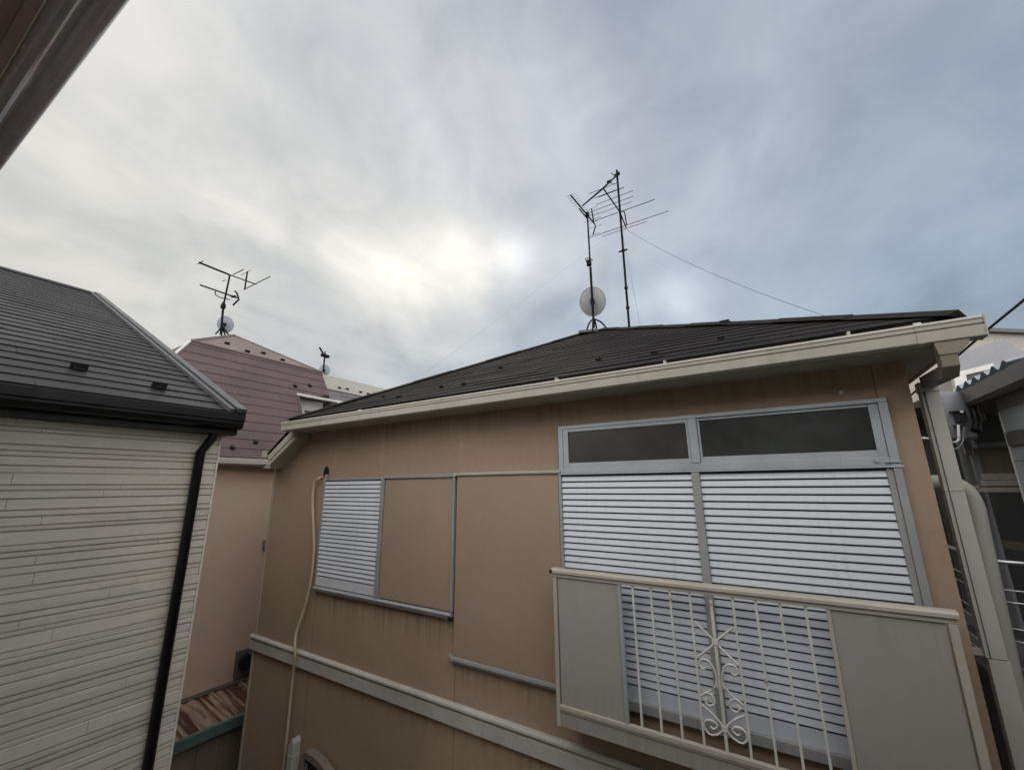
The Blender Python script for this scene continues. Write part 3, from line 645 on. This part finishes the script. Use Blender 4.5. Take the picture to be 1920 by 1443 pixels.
# aerial with dish on its ridge
ap = atX(413, 634, -11.3); Yp = ap.y; Xp = ap.x
a3 = thing('tv_antenna', 'antenna mast with blue grey satellite dish on the plum mansard roof', 'antenna', ap, 'rooftop tv antennas')
def pp(u, v, dx=0): return atX(u, v, Xp+dx)
MB().tube([pp(414, 627), pp(419, 570)], .028, 6).tube([pp(419, 572), pp(431, 516)], .022, 6).build('mast', M['iron'], a3)
MB().tube([pp(418, 578), pp(419, 571)], .055, 8).tube(spline([pp(416, 571), pp(417, 567), pp(421, 568), pp(422, 573)], 4), .012, 5).build('mast_clamp', M['iron'], a3)
vbm = MB().tube([pp(373, 492), pp(430, 515)], .026, 6).tube([pp(430, 515), pp(480, 533)], .016, 6).build('boom', M['iron'], a3)
for a, b, r in (((371, 495), (381, 489), .012), ((437, 515), (457, 505), .012), ((457, 543), (507, 518), .012), ((464, 509), (459, 542), .02), ((452, 516), (470, 506), .006), ((417, 527), (424, 525), .008)):
    MB().tube([pp(*a), pp(*b)], r, 5).build('rod', M['iron'], vbm)
ubm = MB().tube([pp(375, 534), pp(438, 556), pp(448, 559)], .02, 6).build('boom', M['iron'], a3)
MB().tube([pp(440, 545), pp(444, 549), pp(448, 561), pp(437, 572)], .022, 6).obox(pp(438, 556), (0, .05, .02), (.02, 0, 0), (0, -.01, .025)).build('reflector', M['iron'], ubm)
MB().tube(spline([pp(404, 546), pp(404, 552), pp(412, 557), pp(424, 560), pp(431, 562)], 4), .012, 5).build('brace', M['iron'], ubm)
for u, v in ((404, 626), (415, 634), (423, 632), (430, 629)): MB().tube([pp(417, 612), pp(u, v)], .018, 5).build('leg', M['iron'], a3)
dish_part(a3, atX(422, 608, Xp-.1), (-.72, .62, .33), .185, 'dish_blue', 1)

# ================================================================== GREY MANSARD HOUSE FURTHER BACK
gh = thing('house', 'far grey roofed mansard house with pale beige upper roof, behind the plum roof', 'house', (-11, 10, -H))
MB().box(-14, -8.5, 6.6, 13, -H, .4).build('wall', M['cream_wall'], gh)
gr = MB(); courses(gr, (-8.2, 0, .52), (0, 1, 0), (-1.07, 0, 1.85), math.hypot(1.07, 1.85), lambda q: 6.4, lambda q: 13.2, .2, .014, .9)
gr.quad((-8.2, 6.0, .52), (-9.27, 6.0, 2.37), (-14, 6.0, 2.37), (-14, 6.0, .52))
gr.quad((-8.2, 6.0, .52), (-8.2, 6.42, .52), (-9.27, 6.42, 2.37), (-9.27, 6.0, 2.37))
gro = gr.build('mansard_roof', M['grey_roof'], gh)
gu = MB(); courses(gu, (-9.25, 0, 2.38), (0, 1, 0), (-1.75, 0, .86), math.hypot(1.75, .86), lambda q: 6.0, lambda q: 13.2, .2, .01, .9)
gu.quad((-9.25, 6.0, 2.38), (-11, 6.0, 3.24), (-12.8, 6.0, 2.38), (-11, 6.0, 2.3)); gu.quad((-11, 6, 3.24), (-11, 13.2, 3.24), (-13, 13.2, 2.3), (-13, 6, 2.3))
guo = gu.build('upper_roof', M['beige_roof'], gh)
for u, v in ((635, 728), (650, 730), (675, 736), (689, 739)):
    p = atP(u, v, (-9.25, 0, 2.38), (.86, 0, 1.75)); guard_mb(p, (0, 1, 0), (-1.75, 0, .86), .06).build('snow_guard', M['black'], guo)
bq = atX(608, 697, -11.0)
a4 = thing('tv_antenna', 'small distant antenna with round dish on the ridge of the beige upper roof', 'antenna', bq, 'rooftop tv antennas')
def pq(u, v): return atX(u, v, -11.0)
MB().tube([pq(606, 697), pq(607, 685), pq(609, 668)], .025, 6).build('mast', M['iron'], a4)
MB().tube([pq(599, 651), pq(605, 661), pq(608, 668)], .028, 6).tube([pq(609, 659), pq(610, 667), pq(612, 671)], .022, 6).obox(pq(609.5, 667), (0, .12, 0), (.04, 0, 0), (0, 0, .04)).build('boom', M['iron'], a4)
dish_part(a4, atX(608.5, 694, -11.05), (-.72, .62, .33), .15, 'dish_blue', 1)

# ================================================================== RUSTY LEAN-TO
rs = thing('shed', 'narrow lean-to shed with rust streaked corrugated roof and green edge', 'shed', (-8.1, 4, -H))
cr = MB(); n_ = 150; ya, yb_ = 1.7, 6.2
pts = [Vector((-8.49, ya+(yb_-ya)*i/n_, -3.30+.016*math.sin(i*2*PI/5))) for i in range(n_+1)]
cr.strip(pts, (.93, 0, -.125), True); cr.build('roof', M['rust'], rs)
MB().extrude([(-8.49, ya, -3.31), (-8.49, ya, -3.25), (-8.46, ya, -3.25), (-8.44, ya, -3.29)], (0, yb_-ya, 0)).build('flashing', M['fascia'], rs)
MB().extrude([(-7.60, ya, -3.41), (-7.53, ya, -3.41), (-7.53, ya, -3.56), (-7.60, ya, -3.56)], (0, yb_-ya, 0)).build('green_edge', M['green'], rs, .01)
ob = MB(); y = ya
while y < yb_-.01: ob.box(-7.70, -7.66, y+.003, y+.30, -H, -3.5); y += .303
ob.box(-8.45, -7.70, ya, yb_, -H, -3.52); ob.build('wall', M['olive'], rs)

# ================================================================== RIGHT-HAND SIDE
bh = thing('house', 'pale blue grey panelled house with dark fascia at the right edge', 'house', (4, 4, -H))
gx = 2.4
MB().box(gx, 7, .6, 7.50, -H, 1.0).build('wall', M['blue_wall'], bh)
sm = MB()
for z in (.355*gx, .355*gx-.62, .355*gx-1.24, -1.4, -2.1): sm.box(gx-.002, gx+.01, .6, 7.495, z-.004, z+.004)
sm.build('panel_joint', M['dark_wall'], bh)
MB().box(gx-.006, gx+.05, 7.47, 7.506, -H, .83).build('corner_trim', M['white_trim'], bh)
cb = atX(1908, 838, gx); MB().box(gx-.03, gx+.01, cb.y-.28, cb.y+.12, .22*gx-.12, .28*gx-.1).build('wall_plate', M['fascia'], bh)
ev = MB().extrude([(2.14, .6, 1.15), (2.14, .6, .98), (2.18, .6, .94), (2.24, .6, .94), (2.24, .6, 1.15)], (0, 7.02, 0)).build('gutter', M['fascia'], bh)
MB().box(2.22, 4.6, .6, 7.62, .99, 1.02).build('soffit', M['dark_wall'], bh)
cs = MB(); n_ = 240
pts = [Vector((2.12, 6.15+1.6*i/n_, 1.185+.032*math.sin(i*2*PI/40))) for i in range(n_+1)]
cs.strip(pts, (2.4, 0, .55), True); cs.strip([p+Vector((0, 0, .008)) for p in pts], (2.4, 0, .55), True); cs.build('corrugated_roof', M['poly'], bh)
# dark house behind the gap
dh = thing('house', 'dark charcoal house in the gap behind the grey downpipe', 'house', (3.5, 9.5, -H))
MB().box(1.2, 8, 9.6, 14, -H, 1.2).build('wall', M['dark_wall'], dh)
MB().box(1.75, 6, 7.75, 9.6, 1.04, 1.10).build('roof', M['fascia'], dh)
MB().box(2.155, 2.225, 8.0, 8.07, .36, 1.04).box(2.20, 2.27, 8.0, 8.07, -.02, .36).build('post', M['pole'], dh, .005)
MB().box(2.28, 3.3, 7.99, 8.06, .44, .50).build('cross_bar', M['pole'], dh, .005)
MB().box(2.27, 3.3, 8.15, 8.19, .10, .45).build('panel', M['olive'], dh)
MB().box(2.24, 3.3, 7.98, 8.10, .02, .10).box(2.22, 3.3, 7.95, 8.12, -.055, .015).box(2.17, 2.85, 7.90, 8.10, -.13, -.072).box(2.6, 3.3, 7.93, 8.10, -.165, -.13).build('sill', M['cream_wall'], dh, .004)
MB().box(1.72, 2.2, 8.0, 8.03, -.075, -.045).build('rail_tube', M['bal_frame'], dh)
MB().obox((2.62, 8.6, -.85), (.45, 0, -.06), (0, .04, 0), (0, 0, .05)).build('beam', M['olive'], dh)
MB().box(2.33, 2.42, 9.0, 9.1, -H, -.2).box(2.05, 2.12, 9.2, 9.28, -H, -.15).build('trim_post', M['fascia'], dh)
MB().box(1.35, 1.5, 7.4, 7.5, .32, .62).build('pipe_stub', M['olive'], dh, .02)
MB().box(1.66, 2.3, 8.2, 9.59, -1.9, -1.8).build('landing', M['dark_wall'], dh)
# balcony railing
rl = thing('railing', 'steel balcony railing of thin horizontal rods behind the grey downpipe', 'railing', (1.7, 6.0, -1.9))
for z, r in ((-.735, .02), (-.98, .007), (-1.085, .007), (-1.31, .007), (-1.415, .007), (-1.64, .007), (-1.745, .007)):
    MB().tube(spline([(1.57, 9.4, z), (1.57, 7.6, z), (1.57, 6.15, z), (1.585, 6.04, z), (1.70, 5.98, z), (2.05, 5.95, z), (2.39, 5.93, z)], 5), r, 8).build('top_rail' if r > .01 else 'rod', M['steel'], rl)
for x, y in ((1.57, 7.4), (1.57, 9.0), (2.3, 5.94)): MB().box(x-.02, x+.02, y-.02, y+.02, -1.9, -.74).build('post', M['steel'], rl)
MB().box(1.55, 2.4, 6.0, 9.6, -2.0, -1.9).build('floor', M['dark_wall'], rl)
# drum on a pole
up_ = thing('utility_pole', 'grey pole carrying a round metal drum with black brackets beside the downpipe', 'utility pole', (2.22, 8.0, -H))
MB().tube([(2.27, 8.35, -H), (2.27, 8.35, .95)], .09, 14).build('pole', M['pole'], up_)
dr = MB(); N = 28; cx, cy = 1.99, 7.7; rads = [(.0, 1.17), (.12, 1.165), (.2, 1.14), (.225, 1.10), (.225, .56), (.21, .53), (.0, .53)]
vs = []; fs = []
for r, z in rads:
    for k in range(N): vs.append((cx+math.cos(2*PI*k/N)*r, cy+math.sin(2*PI*k/N)*r, z))
for i in range(len(rads)-1):
    for k in range(N): fs.append((i*N+k, i*N+(k+1) % N, (i+1)*N+(k+1) % N, (i+1)*N+k))
fs = [tuple(reversed(f)) for f in fs]
dro = dr.add(vs, fs, True).build('drum', M['pole'], up_)
MB().box(1.99, 2.10, 7.43, 7.47, .74, .86).box(1.95, 2.10, 7.40, 7.46, .862, .88).box(1.96, 2.06, 7.40, 7.46, .68, .70).tube([(2.21, 7.6, .62), (2.23, 7.6, .98)], .04, 10).tube([(2.26, 7.55, .74), (2.26, 7.55, .86)], .03, 8).tube([(2.16, 7.5, .62), (2.2, 7.55, .7)], .045, 8).build('bracket', M['black'], up_)
MB().obox((2.05, 7.385, .86), (.014, 0, 0), (0, .01, 0), (0, 0, .014)).build('insulator', M['white_trim'], up_)
def wire(name, pts, r, m, label):
    p = spline(pts, 8); o = MB().tube(p, r, 6).build(name, M[m], None, base=pts[0]); tag(o, label, 'cable'); return o
wire('service_cable', [atY(1797, 797, 7.35), atY(1798, 815, 7.3), atY(1797, 825, 7.3), atY(1785, 829, 7.2), atY(1740, 822, 7.0), atY(1728, 821, 7.0)], .014, 'white_wire', 'white cable drooping from the grey metal drum to the downpipe')
wire('drop_cable', [atY(1808, 800, 7.3), atY(1806, 825, 7.3), atY(1798, 838, 7.2), atY(1786, 844, 7.2)], .010, 'pole', 'short grey wire hanging below the grey metal drum')
wire('overhead_cable', [atY(1990, 500, 4.2), atY(1920, 562, 5.0), atY(1860, 611, 5.6), atY(1800, 663, 6.2), atY(1712, 737, 7.3), atY(1690, 757, 7.6)], .0125, 'cable', 'thick black overhead cable crossing the sky at the right edge')
# cream building far back
cf = thing('building', 'far cream walled building with thin dark roof edge at upper right', 'building', (4, 13.5, -H))
A = Vector((2.4, 12.28, 0)); d = Vector((1.03, .83, 0)).normalized(); nb = Vector((.627, -.779, 0))
B = A + d*7
MB().add([A+Vector((0, 0, -H)), B+Vector((0, 0, -H)), B+Vector((0, 0, 3.5)), A+Vector((0, 0, 3.5)), A-nb*4+Vector((0, 0, -H)), B-nb*4+Vector((0, 0, -H)), B-nb*4+Vector((0, 0, 3.5)), A-nb*4+Vector((0, 0, 3.5))], [(0, 1, 2, 3), (0, 3, 7, 4), (1, 5, 6, 2), (4, 7, 6, 5)]).build('wall', M['cream_wall'], cf)
MB().obox((A+B)/2-nb*2+Vector((0, 0, 3.54)), d*3.7, nb*2.12, (0, 0, .045)).build('roof_edge', M['fascia'], cf)
lp = [atY(1785, 694, 12.6), atY(1930, 651, 12.6), atY(1930, 665, 12.2), atY(1785, 709, 12.2)]
b = MB(); lo_ = [p+Vector((0, .9, .45)) for p in lp[:2]]
b.poly([lp[3], lp[2], lo_[1], lo_[0]]); b.poly([lp[3]-Vector((0, 0, .12)), lp[2]-Vector((0, 0, .12)), lp[2], lp[3]]); b.build('lean_to_roof', M['lilac'], cf)
wq = [atY(1796, 702, 12.0), atY(1862, 686, 12.0), atY(1868, 722, 12.0), atY(1803, 738, 12.0)]
fw = MB()
def bar(a, c, r): fw.tube([a, c], r, 4, True, None, True)
bar(wq[0], wq[1], .05); bar(wq[0], wq[3], .09); bar(wq[3], wq[2], .05); fo = fw.build('window', M['white_trim'], cf)
MB().poly([p+Vector((0, .03, 0)) for p in (wq[3], wq[2], wq[1], wq[0])]).build('pane', M['glass_clear'], fo)

# ================================================================== OWN HOUSE: EAVE OVERHEAD
oh = thing('house', 'dark brown eave with glossy gutter overhead at the top left corner', 'house', (1, -1, -H))
ang = -.049
def own(x, y, z): return Vector((x, y + .049*(x+1.32), z))
X0, X1 = -2.75, 5.0
def ostrip(prof, name, m, parent=oh, smooth=False, close=False):
    b = MB(); a = [own(X0, y, z) for y, z in prof]; dv = own(X1, 0, 0)-own(X0, 0, 0)
    (b.extrude(a, dv) if close else b.strip(a, dv, smooth)); return b.build(name, M[m], parent)
hh = 1.2
gprof = [(.050, hh+.05), (.050, hh+.012)]
for k in range(9): a = PI + PI/2*k/8; gprof.append((.078+.028*math.cos(a), hh+.012+.028*math.sin(a)*.9))
gprof += [(.088, hh-.0125), (.094, hh-.006), (.098, hh-.002), (.104, hh-.004), (.112, hh-.012)]
for k in range(9): a = 1.5*PI + PI/2*k/8; gprof.append((.125+.026*math.cos(a), hh+.012+.026*math.sin(a)))
gprof += [(.151, hh+.10), (.155, hh+.105), (.145, hh+.108), (.145, hh+.02), (.12, hh+.0), (.08, hh+.01), (.056, hh+.03), (.056, hh+.06)]
og = ostrip(gprof, 'gutter', 'own_gutter', oh, False, True)
ostrip([(.074, hh-.040), (.0925, hh-.002), (.1005, hh-.002), (.083, hh-.040), (.078, hh-.044)], 'highlight_strip', 'highlight', og, False, True)  # added mirror strip, angled to stand in for the sky highlight on the gutter
ostrip([(.044, hh+.02), (.047, hh+.02), (.047, hh+.10), (.044, hh+.10)], 'cream_strip', 'own_cream', oh, False, True)
ostrip([(.02, hh+.021), (.0435, hh+.021), (.0435, hh+.25), (.02, hh+.25)], 'fascia', 'own_soffit', oh, False, True)
ostrip([(-.62, hh+.055), (.0195, hh+.055), (.0195, hh+.075), (-.62, hh+.075)], 'soffit', 'own_soffit', oh, False, True)
ostrip([(.16, hh+.135), (-4.5, hh+2.3), (-4.5, hh+2.35), (.16, hh+.17)], 'roof', 'metal_roof', oh, False, True)
ostrip([(-.60, -H), (-.60, hh+.054), (-4.0, hh+.054), (-4.0, -H)], 'wall', 'own_wall', oh, False, True)

# ================================================================== SKY AND SUN
wd = bpy.data.worlds.new('World'); sc.world = wd; wd.use_nodes = True
t = NT(wd.node_tree); t.t.nodes.clear()
gen = t.n('ShaderNodeTexCoord').outputs['Generated']
dirn = t.vm('NORMALIZE', gen)
def sdir(u, v): return ray(u, v).normalized()
lobes = [((60, 420), (206, 205, 198), 22), ((250, 150), (200, 203, 206), 22), ((330, 330), (213, 212, 207), 22), ((700, 60), (180, 185, 194), 22), ((1100, 60), (174, 180, 191), 22), ((1500, 60), (172, 179, 191), 22),
         ((1880, 40), (164, 173, 186), 22), ((1880, 400), (141, 155, 171), 22), ((1500, 420), (152, 165, 180), 22), ((1200, 300), (180, 187, 198), 22), ((900, 260), (189, 192, 199), 22), ((600, 300), (206, 207, 206), 22),
         ((180, 560), (212, 209, 201), 24), ((640, 650), (172, 180, 190), 40), ((500, 560), (203, 205, 204), 30), ((930, 650), (160, 172, 184), 40), ((1260, 560), (196, 206, 216), 40), ((1700, 560), (147, 162, 179), 24), ((730, 510), (230, 229, 221), 60)]
acc = None; wsum = None
for (u, v), c, k in lobes:
    d = sdir(u, v); w_ = t.m('EXPONENT', t.m('MULTIPLY', t.m('SUBTRACT', t.vm('DOT_PRODUCT', dirn, tuple(d)), 1.0), k))
    s = t.vm('SCALE', tuple(x*1.08 for x in srgb(*c)), w_)
    acc = s if acc is None else t.vm('ADD', acc, s); wsum = w_ if wsum is None else t.m('ADD', wsum, w_)
# the rest of the overcast dome
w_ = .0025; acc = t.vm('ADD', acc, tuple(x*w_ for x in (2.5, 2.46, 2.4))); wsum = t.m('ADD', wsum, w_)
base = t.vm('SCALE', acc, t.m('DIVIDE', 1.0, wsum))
sx = t.n('ShaderNodeSeparateXYZ'); t.l(dirn, sx.inputs[0])
den = t.m('ADD', t.m('MAXIMUM', sx.outputs[2], 0.0), .14)
cx_ = t.n('ShaderNodeCombineXYZ'); t.l(t.m('DIVIDE', sx.outputs[0], den), cx_.inputs[0]); t.l(t.m('DIVIDE', sx.outputs[1], den), cx_.inputs[1]); cx_.inputs[2].default_value = 1.7
cp = cx_.outputs[0]
n1 = t.noise(cp, 1.15, 5, .5, .5); hz = ray(1250, 912); hz.z = 0; hz.normalize()
rc_ = t.n('ShaderNodeCombineXYZ'); t.l(t.m('MULTIPLY', t.vm('DOT_PRODUCT', cp, tuple(hz)), .95), rc_.inputs[0]); t.l(t.m('MULTIPLY', t.vm('DOT_PRODUCT', cp, (hz.y, -hz.x, 0)), 1.9), rc_.inputs[1])
n2 = t.noise(rc_.outputs[0], 1.25, 4, .5, .55); n3 = t.noise(dirn, 5.0, 5, .55, .5)
k1 = t.m('ADD', t.ramp(n1, .25, .75, -.12, .15), t.ramp(n2, .25, .75, -.085, .11)); k1 = t.m('ADD', k1, t.ramp(n3, .3, .7, -.085, .095))
cl = t.vm('ADD', base, t.vm('MULTIPLY', base, t.vm('SCALE', (1.18, 1.02, .84), k1)))
for (u, v), c, k, a in (((850, 490), (255, 243, 214), 130, .26), ((760, 500), (255, 242, 212), 130, .14), ((660, 512), (255, 242, 216), 130, .10), ((560, 480), (255, 242, 216), 80, .05), ((935, 484), (255, 246, 226), 220, .05), ((790, 250), (230, 232, 238), 260, .07), ((840, 330), (230, 232, 238), 300, .07), ((330, 400), (235, 232, 224), 40, .05), ((960, 478), (255, 253, 246), 900, .22), ((1275, 560), (235, 242, 250), 900, .22), ((1075, 245), (220, 225, 235), 300, .10)):
    w_ = t.m('EXPONENT', t.m('MULTIPLY', t.m('SUBTRACT', t.vm('DOT_PRODUCT', dirn, tuple(sdir(u, v))), 1.0), k))
    w_ = t.m('MULTIPLY', w_, t.ramp(n2, .2, .7, .35, 1.25))
    cl = t.vm('ADD', cl, t.vm('SCALE', tuple(x*a for x in srgb(*c)), w_))
cl = t.mix(t.ramp(sx.outputs[2], -.05, .02), (.10, .10, .10), cl)
sun_d = sdir(905, 480)
el = math.asin(sun_d.z); az = math.atan2(sun_d.x, sun_d.y)
sky = t.n('ShaderNodeTexSky', sky_type='NISHITA'); sky.sun_disc = False; sky.sun_elevation = el; sky.sun_rotation = az
bg1 = t.n('ShaderNodeBackground'); t.l(sky.outputs[0], bg1.inputs[0]); bg1.inputs[1].default_value = .05
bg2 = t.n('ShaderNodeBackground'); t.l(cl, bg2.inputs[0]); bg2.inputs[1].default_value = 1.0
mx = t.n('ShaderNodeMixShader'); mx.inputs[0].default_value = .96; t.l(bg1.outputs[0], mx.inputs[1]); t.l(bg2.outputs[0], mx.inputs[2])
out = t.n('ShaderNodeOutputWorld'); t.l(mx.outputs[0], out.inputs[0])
sl_ = bpy.data.lights.new('sun', 'SUN'); sl_.energy = .5; sl_.angle = math.radians(25); sl_.color = (1, .95, .87)
so = bpy.data.objects.new('sun', sl_); col.objects.link(so); so.rotation_euler = (-sun_d).to_track_quat('-Z', 'Y').to_euler(); so.location = (0, 0, 30)

sc.view_settings.view_transform = 'Standard'; sc.view_settings.look = 'None'; sc.view_settings.exposure = 0; sc.view_settings.gamma = 1
sc.render.engine = 'CYCLES'; sc.cycles.max_bounces = 6
for o in bpy.data.objects:
    if '_o' in o: del o['_o']
